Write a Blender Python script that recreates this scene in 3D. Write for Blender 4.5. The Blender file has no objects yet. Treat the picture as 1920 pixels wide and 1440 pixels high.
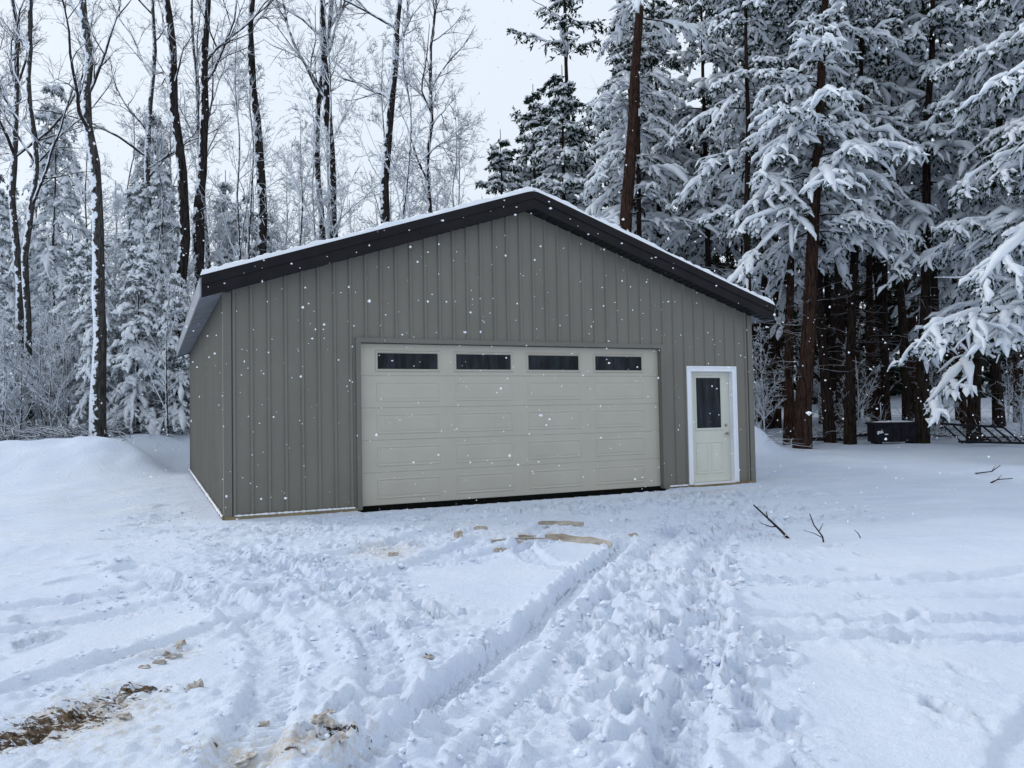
import bpy, numpy as np, math
from mathutils import Vector, Matrix
rng=np.random.default_rng(11)
scene=bpy.context.scene
COL=scene.collection
def nrm(v): return v/np.maximum(np.linalg.norm(v,axis=-1,keepdims=True),1e-9)
def ss(a,b,x):
    t=np.clip((x-a)/(b-a),0,1); return t*t*(3-2*t)
# ------------------------------------------------------------ noise
def vnoise(x,y,seed=0):
    ix=np.floor(x).astype(np.int64); iy=np.floor(y).astype(np.int64)
    fx=x-ix; fy=y-iy; fx=fx*fx*(3-2*fx); fy=fy*fy*(3-2*fy)
    def h(a,b):
        n=(a*374761393+b*668265263+seed*1442695041)&0xffffffff
        n=((n^(n>>13))*1274126177)&0xffffffff
        n=(n^(n>>16))&0xffffffff
        return n/4294967295.0
    return (h(ix,iy)*(1-fx)+h(ix+1,iy)*fx)*(1-fy)+(h(ix,iy+1)*(1-fx)+h(ix+1,iy+1)*fx)*fy
def fbm(x,y,o=4,seed=0):
    s=0;a=.5;t=0
    for i in range(o):
        s=s+a*(vnoise(x*2**i+17.3*i,y*2**i-9.1*i,seed+i)-.5); t+=a; a*=.5
    return s/t*2
# ------------------------------------------------------------ mesh builder
class MB:
    def __init__(s): s.V=[];s.F=[];s.n=0
    def add(s,v,f,m=0,smooth=True):
        v=np.asarray(v,float).reshape(-1,3); f=np.asarray(f,int)
        s.V.append(v); s.F.append((f+s.n,m,smooth)); s.n+=len(v)
    def xf(s,M):
        o=MB(); V=np.concatenate(s.V); o.V=[V@M[:3,:3].T+M[:3,3]]; o.F=list(s.F); o.n=s.n; return o
    def merge(s,o):
        for v in o.V: s.V.append(v)
        for f,m,sm in o.F: s.F.append((f+s.n,m,sm))
        s.n+=o.n
    def mesh(s,name,mats):
        me=bpy.data.meshes.new(name)
        V=np.concatenate(s.V); me.vertices.add(len(V)); me.vertices.foreach_set("co",V.astype(np.float32).ravel())
        L=np.concatenate([f.ravel() for f,_,_ in s.F])
        tot=np.concatenate([np.full(len(f),f.shape[1]) for f,_,_ in s.F])
        mi=np.concatenate([np.full(len(f),m) for f,m,_ in s.F])
        sm=np.concatenate([np.full(len(f),q) for f,_,q in s.F])
        me.loops.add(len(L)); me.loops.foreach_set("vertex_index",L.astype(np.int32))
        me.polygons.add(len(tot)); st=np.concatenate([[0],np.cumsum(tot)[:-1]])
        me.polygons.foreach_set("loop_start",st.astype(np.int32))
        me.polygons.foreach_set("material_index",mi.astype(np.int32))
        me.polygons.foreach_set("use_smooth",sm.astype(bool))
        me.update(calc_edges=True)
        for m in mats: me.materials.append(m)
        return me
def box(mb,x0,x1,y0,y1,z0,z1,m=0):
    v=[(x,y,z) for x in(x0,x1) for y in(y0,y1) for z in(z0,z1)]
    mb.add(v,[(0,1,3,2),(4,6,7,5),(0,4,5,1),(2,3,7,6),(0,2,6,4),(1,5,7,3)],m,False)
def tubes(mb,P,R,sides=4,m=0,flat=1.0,cap=False):
    P=np.asarray(P,float);R=np.asarray(R,float)
    if P.ndim==2: P=P[None];R=R[None]
    B,n,_=P.shape
    T=nrm(np.gradient(P,axis=1))
    vert=np.abs(T[:,:,2]).mean(1)>.8
    ref=np.where(vert[:,None],np.array([1.,0,0]),np.array([0,0,1.]))[:,None,:]
    N1=nrm(np.cross(T,np.broadcast_to(ref,T.shape))); N2=np.cross(N1,T)
    a=np.arange(sides)*2*np.pi/sides
    ring=P[:,:,None,:]+R[:,:,None,None]*(np.cos(a)[None,None,:,None]*N1[:,:,None,:]+flat*np.sin(a)[None,None,:,None]*N2[:,:,None,:])
    b=np.arange(B)[:,None,None]*n*sides; i=np.arange(n-1)[None,:,None]*sides; k=np.arange(sides)[None,None,:]; k2=(k+1)%sides
    f=np.stack([b+i+k,b+i+k2,b+i+sides+k2,b+i+sides+k],-1).reshape(-1,4)
    mb.add(ring.reshape(-1,3),f,m,True)
    if cap:
        mb.add(ring[:,-1].reshape(-1,3),np.arange(B*sides).reshape(B,sides),m,False)
        mb.add(ring[:,0].reshape(-1,3),np.arange(B*sides).reshape(B,sides),m,False)
def lump(mb,c,r,seed=0,m=0,n=10,k=7,amp=.25,smooth=True):
    g=np.random.default_rng(seed)
    th=np.linspace(0,np.pi,k)[:,None]; ph=np.arange(n)[None,:]*2*np.pi/n
    d=np.stack([np.sin(th)*np.cos(ph),np.sin(th)*np.sin(ph),np.cos(th)+0*ph],-1)
    q=1+amp*(g.random((k,n))-.5)*2; q[0]=q[0].mean(); q[-1]=q[-1].mean()
    v=np.array(c)+d*q[...,None]*np.array(r)
    i=np.arange(k-1)[:,None]*n; j=np.arange(n)[None]; j2=(j+1)%n
    mb.add(v.reshape(-1,3),np.stack([i+j,i+n+j,i+n+j2,i+j2],-1).reshape(-1,4),m,smooth)
# ------------------------------------------------------------ materials
def base(name):
    m=bpy.data.materials.new(name); m.use_nodes=True; nt=m.node_tree
    return m,nt,nt.nodes["Principled BSDF"]
def dbase(name):
    m=bpy.data.materials.new(name); m.use_nodes=True; nt=m.node_tree
    nt.nodes.remove(nt.nodes["Principled BSDF"]); d=nt.nodes.new("ShaderNodeBsdfDiffuse")
    nt.links.new(d.outputs[0],nt.nodes["Material Output"].inputs[0]); return m,nt,d
def noise(nt,scale,detail=4,rough=.55,coord='Object',stretch=None):
    tc=nt.nodes.new("ShaderNodeTexCoord"); no=nt.nodes.new("ShaderNodeTexNoise")
    no.inputs["Scale"].default_value=scale; no.inputs["Detail"].default_value=detail; no.inputs["Roughness"].default_value=rough
    src=tc.outputs[coord]
    if stretch:
        mp=nt.nodes.new("ShaderNodeMapping"); mp.inputs["Scale"].default_value=stretch
        nt.links.new(src,mp.inputs[0]); src=mp.outputs[0]
    nt.links.new(src,no.inputs["Vector"]); return no.outputs["Fac"]
def ramp(nt,fac,a,b,ca=(0,0,0,1),cb=(1,1,1,1)):
    r=nt.nodes.new("ShaderNodeValToRGB"); e=r.color_ramp.elements
    e[0].position=a;e[0].color=ca;e[1].position=b;e[1].color=cb
    nt.links.new(fac,r.inputs[0]); return r.outputs[0]
def mrange(nt,v,a,b):
    r=nt.nodes.new("ShaderNodeMapRange"); r.inputs[1].default_value=a; r.inputs[2].default_value=b
    nt.links.new(v,r.inputs[0]); return r.outputs[0]
def mix(nt,fac,a,b):
    m=nt.nodes.new("ShaderNodeMix"); m.data_type='RGBA'
    def s(i,v):
        if isinstance(v,tuple): m.inputs[i].default_value=(*v[:3],1)
        else: nt.links.new(v,m.inputs[i])
    if isinstance(fac,float): m.inputs[0].default_value=fac
    else: nt.links.new(fac,m.inputs[0])
    s(6,a); s(7,b); return m.outputs[2]
def mth(nt,op,a,b=None,c=None):
    m=nt.nodes.new("ShaderNodeMath"); m.operation=op
    for i,v in enumerate((a,b,c)):
        if v is None: continue
        if isinstance(v,(int,float)): m.inputs[i].default_value=v
        else: nt.links.new(v,m.inputs[i])
    return m.outputs[0]
def bump(nt,bs,h,strength,dist):
    b=nt.nodes.new("ShaderNodeBump"); b.inputs["Strength"].default_value=strength; b.inputs["Distance"].default_value=dist
    nt.links.new(h,b.inputs["Height"]); nt.links.new(b.outputs[0],bs.inputs["Normal"]); return b
def pmat(name,c1,c2,scale=3,rough=.6,bstr=0,bscale=60,bdist=.01,spec=.4,stretch=None,metal=0,det=4):
    m,nt,bs=base(name)
    f=ramp(nt,noise(nt,scale,det,.6,stretch=stretch),.3,.7)
    nt.links.new(mix(nt,f,c1,c2),bs.inputs["Base Color"])
    bs.inputs["Roughness"].default_value=rough; bs.inputs["Specular IOR Level"].default_value=spec; bs.inputs["Metallic"].default_value=metal
    if bstr: bump(nt,bs,noise(nt,bscale,3,stretch=stretch),bstr,bdist)
    return m
SNOWC=(.78,.83,.90)
def snowmask(nt,wind,lo,hi,nscale,namp,det=2):
    g=nt.nodes.new("ShaderNodeNewGeometry"); d=nt.nodes.new("ShaderNodeVectorMath"); d.operation='DOT_PRODUCT'
    nt.links.new(g.outputs["Normal"],d.inputs[0]); d.inputs[1].default_value=wind
    v=d.outputs["Value"]
    if namp:
        n=noise(nt,nscale,det,.65)
        v=mth(nt,'ADD',v,mth(nt,'MULTIPLY',mth(nt,'SUBTRACT',n,.5),namp))
    return mrange(nt,v,lo,hi)
def barkmat(name,c1,c2,wind,lo,hi,nscale,namp,bst=.8,det=2):
    m,nt,bs=dbase(name)
    nn=noise(nt,22,det,.7,stretch=(1,1,.16))
    col=mix(nt,mrange(nt,nn,.35,.65),c1,c2)
    col=mix(nt,snowmask(nt,wind,lo,hi,nscale,namp,det),col,SNOWC)
    nt.links.new(col,bs.inputs["Color"])
    if bst: bump(nt,bs,nn,bst,.03)
    return m
def twigmat(name,c1,wind,lo,hi,nscale=0,namp=0):
    m,nt,bs=dbase(name)
    nt.links.new(mix(nt,snowmask(nt,wind,lo,hi,nscale,namp,0),c1,SNOWC),bs.inputs["Color"]); return m
M_bark=barkmat("dark_bark",(.010,.009,.009),(.045,.040,.038),(-.55,-.25,.6),.40,.52,4.5,1.7)
M_barkd=barkmat("brown_bark",(.012,.009,.008),(.048,.035,.029),(-.5,.1,.5),.76,.90,5,1.5)  # dark brown bark with sparse snow
M_barkl=barkmat("grey_bark",(.025,.024,.025),(.085,.08,.075),(-.6,-.3,.6),.24,.38,6,2.0)
M_pine=barkmat("red_bark",(.016,.011,.009),(.066,.040,.031),(-.5,.1,.5),.70,.85,4.0,1.3)
M_twig=twigmat("snowy_twig",(.035,.031,.030),(-.25,-.1,.9),-.15,.15,6,.9)
M_twigw=twigmat("white_twig",(.06,.057,.057),(-.3,-.3,.85),-.55,.05)
M_deadtwig=twigmat("dead_twig",(.028,.022,.018),(-.1,0,1),.25,.75)
def flatm(name,c):
    m,nt,bs=dbase(name)
    nt.links.new(mix(nt,mrange(nt,noise(nt,3,0),.3,.7),tuple(x*.6 for x in c),tuple(min(1,x*1.35) for x in c)),bs.inputs["Color"]); return m
M_fol=flatm("needle_foliage",(.022,.040,.028))
M_folf=flatm("frosted_foliage",(.17,.20,.205))
def snowm(name,c=SNOWC,b1=.5,sc=25):
    m,nt,bs=dbase(name)
    if b1:
        nt.links.new(mix(nt,mrange(nt,noise(nt,2,1),.3,.7),tuple(x*.95 for x in c),c),bs.inputs["Color"])
        bump(nt,bs,noise(nt,sc,2,.6),b1,.03)
    else:
        nt.links.new(mix(nt,mrange(nt,noise(nt,5,0),.3,.7),tuple(x*.93 for x in c),c),bs.inputs["Color"])
    return m
M_snow=snowm("tree_snow",(.82,.86,.91),0)
M_rsnow=snowm("roof_snow",(.82,.85,.90),.35,30)
M_flake=snowm("flake_snow",(.9,.93,.97),0)
M_clod=snowm("clod_snow",(.74,.80,.905),.5,60)
def groundmat():
    m,nt,bs=base("ground_snow")
    at=nt.nodes.new("ShaderNodeAttribute"); at.attribute_name="dirt"
    sp=nt.nodes.new("ShaderNodeSeparateColor"); nt.links.new(at.outputs["Color"],sp.inputs[0])
    sn=mix(nt,mrange(nt,noise(nt,.7,2),.3,.7),(.665,.745,.885),(.735,.80,.905))
    tan=mix(nt,mrange(nt,noise(nt,9,3,.7),.35,.65),(.42,.33,.22),(.66,.59,.46))
    dk=mix(nt,mrange(nt,noise(nt,38,3,.7),.35,.65),(.025,.016,.011),(.17,.12,.075))
    n1=noise(nt,16,4,.8)
    a=mth(nt,'ADD',sp.outputs[1],mth(nt,'MULTIPLY',mth(nt,'SUBTRACT',n1,.5),2.0))
    col=mix(nt,mth(nt,'MULTIPLY',mrange(nt,a,.5,1.0),.8),sn,tan)
    n2=noise(nt,24,4,.8,stretch=(.45,1.4,1))
    a2=mth(nt,'ADD',sp.outputs[0],mth(nt,'MULTIPLY',mth(nt,'SUBTRACT',n2,.5),3.0))
    col=mix(nt,mrange(nt,a2,.70,.84),col,dk)
    nt.links.new(col,bs.inputs["Base Color"]); bs.inputs["Roughness"].default_value=.75; bs.inputs["Specular IOR Level"].default_value=.12
    h=mth(nt,'ADD',noise(nt,55,4,.8),mth(nt,'MULTIPLY',noise(nt,11,2,.6),1.3))
    bump(nt,bs,h,.8,.017); return m
M_ground=groundmat()
def sidmat(name,c1,c2,rough=.5):
    m,nt,bs=base(name)
    f=mrange(nt,noise(nt,1.3,4,.6,stretch=(1,1,.5)),.3,.7)
    col=mix(nt,f,c1,c2)
    sp=mrange(nt,noise(nt,70,2,.8),.60,.70)
    col=mix(nt,mth(nt,'MULTIPLY',sp,.30),col,(.42,.42,.42))
    nt.links.new(col,bs.inputs["Base Color"]); bs.inputs["Roughness"].default_value=rough; bs.inputs["Specular IOR Level"].default_value=.3
    bump(nt,bs,noise(nt,12,2),.12,.02); return m
M_wall=sidmat("taupe_siding",(.160,.151,.128),(.189,.179,.152))
M_trimw=sidmat("taupe_trim",(.15,.14,.12),(.175,.165,.142))
M_fascia=pmat("dark_fascia",(.006,.005,.0065),(.012,.011,.013),4,.55,.1,15,.01,spec=.18)
M_soff=pmat("dark_soffit",(.012,.012,.014),(.020,.020,.022),4,.5,spec=.2)
M_soffl=pmat("snowlit_eave_metal",(.20,.22,.25),(.32,.34,.38),3,.5)  # dark eave trim coloured pale, painting in light reflected up from snow
M_gdoor=pmat("almond_door_paint",(.445,.415,.35),(.485,.455,.385),1.6,.5,.12,90,.003,spec=.3)
M_white=pmat("white_vinyl_trim",(.74,.76,.82),(.82,.84,.88),3,.45)
M_mdoor=pmat("cream_door_paint",(.58,.58,.50),(.63,.63,.55),2,.45)
M_black=pmat("rubber_and_gap_black",(.004,.004,.004),(.008,.008,.008),8,.9,spec=.05)  # for the door seal and the painted shade of the gap below
M_wood=pmat("treated_lumber",(.14,.105,.055),(.30,.24,.14),8,.85,.4,30,stretch=(.2,1,1),spec=.15)
M_scrap=pmat("weathered_board",(.20,.15,.10),(.58,.53,.46),9,.8,.4,30,stretch=(.4,1,1),spec=.15)
M_metal=pmat("knob_metal",(.3,.27,.2),(.4,.36,.3),8,.3,metal=1)
M_steel=pmat("dark_steel",(.006,.006,.009),(.018,.018,.024),8,.6,.2,spec=.15)
M_ice=pmat("dirty_ice",(.22,.16,.10),(.70,.70,.70),22,.7,.8,40,.02,spec=.15)
M_leafy=pmat("stick_bark",(.012,.009,.008),(.045,.035,.03),20,.9,spec=.1)
def glass():
    m,nt,bs=base("dark_glass")
    nt.links.new(mix(nt,ramp(nt,noise(nt,3.5,5,.7,stretch=(2.5,1,.35)),.42,.72),(.004,.006,.009),(.030,.038,.050)),bs.inputs["Base Color"])  # paler upright streaks in the base colour paint reflections on the panes
    bs.inputs["Roughness"].default_value=.05; bs.inputs["Specular IOR Level"].default_value=.16; return m
M_glass=glass()
# ------------------------------------------------------------ object helpers
def put(name,me,parent=None,**props):
    o=bpy.data.objects.new(name,me); COL.objects.link(o)
    if parent: o.parent=parent
    for k,v in props.items(): o[k]=v
    return o
def empty(name,loc,label,cat,group=None,rz=0,sc=1):
    o=bpy.data.objects.new(name,None); COL.objects.link(o); o.empty_display_size=.3
    o.location=loc; o.rotation_euler=(0,0,rz); o.scale=(sc,sc,sc); o["label"]=label; o["category"]=cat
    if group: o["group"]=group
    return o
# ------------------------------------------------------------ terrain
AX,AY,TH=-3.884,10.5203,.4328; W=9.14; LB=10.57
UX,UY=math.cos(TH),math.sin(TH)
D1,D2,DH=1.853,7.128,2.45
def bl(x,y):
    dx,dy=x-AX,y-AY; return dx*UX+dy*UY,-dx*UY+dy*UX
def rectdist(x,y):
    u,v=bl(x,y)
    dx=np.maximum(np.maximum(-u,u-W),0); dy=np.maximum(np.maximum(-v,v-LB),0)
    ins=np.minimum(np.minimum(u,W-u),np.minimum(v,LB-v))
    return np.where(ins>0,-ins,np.hypot(dx,dy))
def pdist(x,y,pts):
    best=np.full(x.shape,1e9); sb=np.zeros(x.shape); sg=np.zeros(x.shape); acc=0
    for (ax,ay),(bx,by) in zip(pts[:-1],pts[1:]):
        L=math.hypot(bx-ax,by-ay); tx,ty=(bx-ax)/L,(by-ay)/L
        t=np.clip((x-ax)*tx+(y-ay)*ty,0,L); px,py=x-ax-t*tx,y-ay-t*ty
        d=np.hypot(px,py); m=d<best
        best=np.where(m,d,best); sb=np.where(m,acc+t,sb); sg=np.where(m,(x-ax)*ty-(y-ay)*tx,sg); acc+=L
    return best,sb,sg
def smooth_path(p,k=2):
    p=np.array(p,float)
    for _ in range(k):
        q=[p[0]]
        for a,b in zip(p[:-1],p[1:]): q+= [a*.75+b*.25,a*.25+b*.75]
        q.append(p[-1]); p=np.array(q)
    return [tuple(a) for a in p]
# (path, half width, depth, tread)
TR=[(smooth_path([(2.0,9.6),(1.3,7.6),(.65,5.6),(.2,4.1),(-.15,3.2),(-.5,2.3)]),.10,.030,1),
    (smooth_path([(-3.6,7.2),(-2.4,6.2),(-1.47,4.95),(-1.18,3.71),(-1.1,2.2)]),.13,.050,1),
    (smooth_path([(-2.9,8.4),(-1.9,6.9),(-.95,5.2),(-.62,3.9),(-.5,2.2)]),.12,.035,1),
    (smooth_path([(-3.4,3.6),(-2.6,4.3),(-1.9,5.3),(-1.2,6.7),(-.3,8.8)]),.13,.042,1),
    (smooth_path([(-5.5,4.2),(-3.4,5.2),(-2.2,6.3),(-.8,7.2),(.9,9)]),.13,.045,1),
    (smooth_path([(-5.5,5.0),(-3.6,6.0),(-2.2,7.3),(-1.2,8.6),(-.6,10.4)]),.13,.04,1),
    (smooth_path([(.4,9.6),(.0,8.2),(.3,7.0),(1.1,6.4),(2.2,6.2)]),.11,.035,1),
    (smooth_path([(1.5,5.25),(2.4,5.15),(3.3,5.05),(6,5.4)]),.08,.045,0),
    (smooth_path([(1.4,4.78),(2.4,4.7),(3.3,4.7),(6,5)]),.09,.045,0),
    (smooth_path([(1.9,6.3),(3,6.25),(4.2,6.4),(7,7.4)]),.10,.045,0),
    (smooth_path([(1.8,5.7),(3,5.65),(4.5,5.9)]),.06,.025,0),
    (smooth_path([(.45,2.5),(.75,3.6),(1.3,5.2),(1.7,7.2),(2.6,9.5)]),.13,.05,1),
    (smooth_path([(1.5,2.2),(2.0,3.2),(3.0,4.0)]),.12,.03,0),
    (smooth_path([(1.15,8.2),(.82,7.3),(.10,4.93),(-.33,4.02),(-.62,3.34),(-1.1,2.2)]),.105,.080,2)]
def terr(x,y):
    d=rectdist(x,y)
    wl=1-ss(-9,1,x)
    h=wl*1.0*ss(16.,23.5,y+.8*fbm(x*.3,y*.3,2,5))+(1-wl)*(.3*ss(15,22,y)+.5*ss(22,36,y))
    h=h+ss(28,70,np.hypot(x,y))*2.2
    h=h*ss(0.,2.6,d)
    def g(cx,cy,sx,sy,a): return a*np.exp(-((x-cx)/sx)**2-((y-cy)/sy)**2)
    bank=g(-14.2,18.6,3.4,1.3,.50)+g(-10.0,19.6,1.6,1.0,.38)*ss(.2,1.2,d)+g(6.25,20.2,.55,.6,.60)
    h=h+bank*(1+.5*fbm(x*1.6,y*1.6,3,8))
    h=h+.09*fbm(x*.35,y*.35,3,1)*ss(.2,2,d)+.035*fbm(x*1.3,y*1.3,3,2)*ss(0,1,d)
    return np.where(d<-.03,-.12,h)
def churnmask(x,y):
    d,_,_=pdist(x,y,[(.55,2.0),(.75,4),(1.15,6),(1.8,8.2),(3.4,10.3)])
    m=1-ss(.35,.75+.3*fbm(x*1.3,y*1.3,2,9),d)
    d2,_,_=pdist(x,y,[(-3.6,9.4),(0.2,10.9),(2.4,11.8),(4.6,13.2)])
    m=np.maximum(m,(1-ss(.3,1.3,d2))*.8)
    d3,_,_=pdist(x,y,[(-3.0,8.6),(-1.6,6.6),(-.5,4.4),(-.2,2.4)])
    m=np.maximum(m,(1-ss(.2,.9,d3))*.75)
    d4,_,_=pdist(x,y,[(-4.6,9.8),(-5.8,12.6)]); m=np.maximum(m,(1-ss(.2,.8,d4))*.6)
    d5,_,_=pdist(x,y,[(-1.4,8.8),(1.5,9.2),(4,10.5)]); m=np.maximum(m,(1-ss(.4,1.4,d5))*.6)
    return m*np.clip(.9+.9*fbm(x*.9,y*.9,3,12),0,1)
def warp(x,y,s): return x+.03*fbm(x*9,y*9,2,s),y+.03*fbm(x*9+40,y*9,2,s)
def height(x,y):
    h=terr(x,y); near=1-ss(16,22,y)
    cm=churnmask(x,y)*near*ss(-.02,.1,rectdist(x,y))
    wx,wy=warp(x,y,50)
    lum=fbm(wx*5,wy*5,3,20)
    c1=ss(.10,.18,vnoise(wx*10,wy*10,24)-.5)*.6+ss(.14,.22,vnoise(wx*18,wy*18,25)-.5)
    c2=ss(.16,.24,vnoise(wx*28,wy*28,27)-.5)
    h=h+cm*(.045*lum+.026*c1+.018*c2)+(1-cm)*.012*fbm(x*2.2,y*3.4,3,30)*near
    sc=ss(.0,.6,fbm(x*.8,y*.8,2,28)+.3)*(1-ss(1.6,2.4,x-(y-3)*.25))
    h=h+near*sc*(1-cm)*(.018*ss(.22,.30,vnoise(wx*12,wy*12,26)-.5)+.011*c2)
    h=h+(1-cm)*near*.028*np.abs(fbm(x*.5+3,y*2.2,3,33))*ss(1,3,x)
    for pts,w,dep,tr in TR:
        d,s,sg=pdist(x,y,pts)
        wob=w*(1+(.25 if tr<2 else .1)*fbm(s*3,s*0,2,40))
        e=1-ss(wob*.82,wob*1.08,d)
        fade=(.75+.7*fbm(s*1.4,s*0+5,2,41)) if tr<2 else 1
        if tr==2: h=h*(1-e)+e*(terr(x,y))
        h=h-dep*e*fade*near+dep*.7*np.exp(-((d-wob*1.4)/(w*.32))**2)*(.5+1.3*fbm(wx*11,wy*11,3,42))*near
        if tr:
            h=h+e*(.012+.006*(tr==2))*np.sign(np.sin(2*np.pi*(s+np.abs(sg)*.5)/.07))*(.3+.7*(vnoise(x*4,y*4,43)))*(np.abs(sg)<w*.85)*(1-ss(9,12,y))
    return h
def axis_x():
    a=[0.];st=.018
    while a[-1]<90:
        a.append(a[-1]+st)
        if a[-1]>3.0: st*=1.024
    a=np.array(a); return np.concatenate([-a[:0:-1],a])
def axis_y():
    a=[2.3]
    while a[-1]<110: a.append(a[-1]+.0135*(a[-1]/3)**1.3)
    b=[2.3];st=.03
    while b[-1]>-40: b.append(b[-1]-st); st*=1.2
    return np.concatenate([np.array(b)[:0:-1],np.array(a)])
xs,ys=axis_x(),axis_y()
X,Y=np.meshgrid(xs,ys); Z=height(X,Y)
CX=rng.uniform(-6,5.5,9000); CY=rng.uniform(2.6,13,9000)
ok=rng.random(9000)<churnmask(CX,CY)-.15
ok&=pdist(CX,CY,TR[-1][0])[0]>.22
fp=list(zip(CX[ok],CY[ok]))[:400]
lone=[(1.9+.12*(-1)**i+ i*.16,3.0+i*.55) for i in range(10)]
lone+=[(-3.2+.12*(-1)**i- i*.2,5+i*.6) for i in range(9)]
for px,py in fp+lone:
    i0,i1=np.searchsorted(xs,[px-.4,px+.4]); j0,j1=np.searchsorted(ys,[py-.4,py+.4])
    a=rng.normal(1.2,.5); sub=(slice(j0,j1),slice(i0,i1))
    dx,dy=X[sub]-px,Y[sub]-py; u=dx*math.cos(a)+dy*math.sin(a); v=-dx*math.sin(a)+dy*math.cos(a)
    r=np.sqrt((u/.14)**2+(v/.058)**2)+.45*fbm(X[sub]*14,Y[sub]*14,2,55); dep=rng.uniform(.02,.055)
    Z[sub]+=-dep*(1-ss(.88,1.04,r))+dep*.45*np.exp(-((r-1.3)/.2)**2)*rng.uniform(.4,1.3)
rd=rectdist(X,Y); U_,V_=bl(X,Y)
Z=np.where(rd<-.03,-.14,np.where((rd<.5)&(rd>=-.03),Z*.6+.012-.035*((U_>D1-.05)&(U_<D2+.05)&(V_<.3)&(V_>-.22)),Z))
def gblob(cx,cy,sx,sy,a=0):
    dx,dy=X-cx,Y-cy; c,s=math.cos(a),math.sin(a)
    return np.exp(-((dx*c+dy*s)/sx)**2-((-dx*s+dy*c)/sy)**2)
dirt=gblob(-2.25,3.70,.26,.50,-.5)*1.05+gblob(-.80,3.52,.15,.07)*1.0+gblob(-1.1,3.28,.22,.09)*.75+gblob(-1.98,4.15,.16,.08)*.8+gblob(-1.35,3.45,.12,.05)*.6+gblob(-2.1,4.75,.18,.07)*.6+gblob(-1.7,4.13,.08,.05)*.7+gblob(-.5,4.45,.08,.04)*.75
tan=gblob(-2.1,3.8,.5,.6)*.8+gblob(-1.0,3.4,.55,.28)*.8+gblob(-1.35,8.1,.5,.9,.3)*.78+gblob(.2,8.9,1.0,.3)*.65+gblob(3.2,13.0,1.8,.40,.43)*.65+gblob(-2.1,4.7,.3,.2)*.65+gblob(-2.3,10.6,1.2,.25,.43)*.4+gblob(-.7,4.1,.5,.4)*.35+gblob(-.6,9.6,.8,.3,.43)*.5
dc_=np.clip(dirt,0,1)
Z=Z-.03*dc_+.05*dc_*fbm(X*14,Y*14,3,60)+.012*np.clip(tan,0,1)*ss(.15,.3,vnoise(X*22,Y*22,61)-.5)*(Y<5)
nx,ny=len(xs),len(ys)
ii=(np.arange(ny-1)[:,None]*nx+np.arange(nx-1)[None]).ravel()
gb=MB(); gb.add(np.stack([X,Y,Z],-1).reshape(-1,3),np.stack([ii,ii+1,ii+nx+1,ii+nx],-1),0,True)
gm=gb.mesh("ground",[M_ground])
ca=gm.color_attributes.new("dirt",'FLOAT_COLOR','POINT')
cc=np.zeros((nx*ny,4),np.float32); cc[:,0]=dirt.ravel(); cc[:,1]=tan.ravel(); cc[:,3]=1
ca.data.foreach_set("color",cc.ravel())
put("ground",gm,kind="structure",label="churned snow ground with tyre tracks and muddy patches")
def gz(x,y):
    i=min(max(int(np.searchsorted(xs,x)),0),nx-1); j=min(max(int(np.searchsorted(ys,y)),0),ny-1); return float(Z[j,i])
# loose snow clods kicked up beside the ruts
gk=np.random.default_rng(21)
t=(1+5**.5)/2
ico=nrm(np.array([[-1,t,0],[1,t,0],[-1,-t,0],[1,-t,0],[0,-1,t],[0,1,t],[0,-1,-t],[0,1,-t],[t,0,-1],[t,0,1],[-t,0,-1],[-t,0,1]],float))
icf=np.array([[0,11,5],[0,5,1],[0,1,7],[0,7,10],[0,10,11],[1,5,9],[5,11,4],[11,10,2],[10,7,6],[7,1,8],[3,9,4],[3,4,2],[3,2,6],[3,6,8],[3,8,9],[4,9,5],[2,4,11],[6,2,10],[8,6,7],[9,8,1]])
n=42000; CX=gk.uniform(-5.5,5,n); CY=2.5+9*gk.random(n)**1.3
pr=churnmask(CX,CY)*.35
for pts,w,dep,tr in TR:
    d=pdist(CX,CY,pts)[0]; pr=np.maximum(pr,(.6 if tr==2 else .4)*np.exp(-((d-w*1.6)/.07)**2)*(tr>0)); 
    if tr==2: pr=np.where(d<w*1.05,0,pr)
pr=pr*ss(-.4,.5,fbm(CX*1.5,CY*1.5,2,77)+.15)
k=(gk.random(n)<pr)&(rectdist(CX,CY)>.3); CX,CY=CX[k],CY[k]; n=len(CX)
r=gk.uniform(.006,.016,n)*np.where(gk.random(n)<.12,2.0,1)
cz=Z[np.clip(np.searchsorted(ys,CY),0,ny-1),np.clip(np.searchsorted(xs,CX),0,nx-1)]+r*.15
V=np.stack([CX,CY,cz],-1)[:,None]+r[:,None,None]*ico[None]*gk.uniform(.6,1.35,(n,12,1))*np.array([1.15,1,.75])
mb=MB(); mb.add(V.reshape(-1,3),(icf[None]+np.arange(n)[:,None,None]*12).reshape(-1,3),0,False)
put("snow_clods",mb.mesh("snow_clods",[M_clod]),kind="stuff",label="small snow clods scattered beside the tyre ruts",category="snow")
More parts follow.
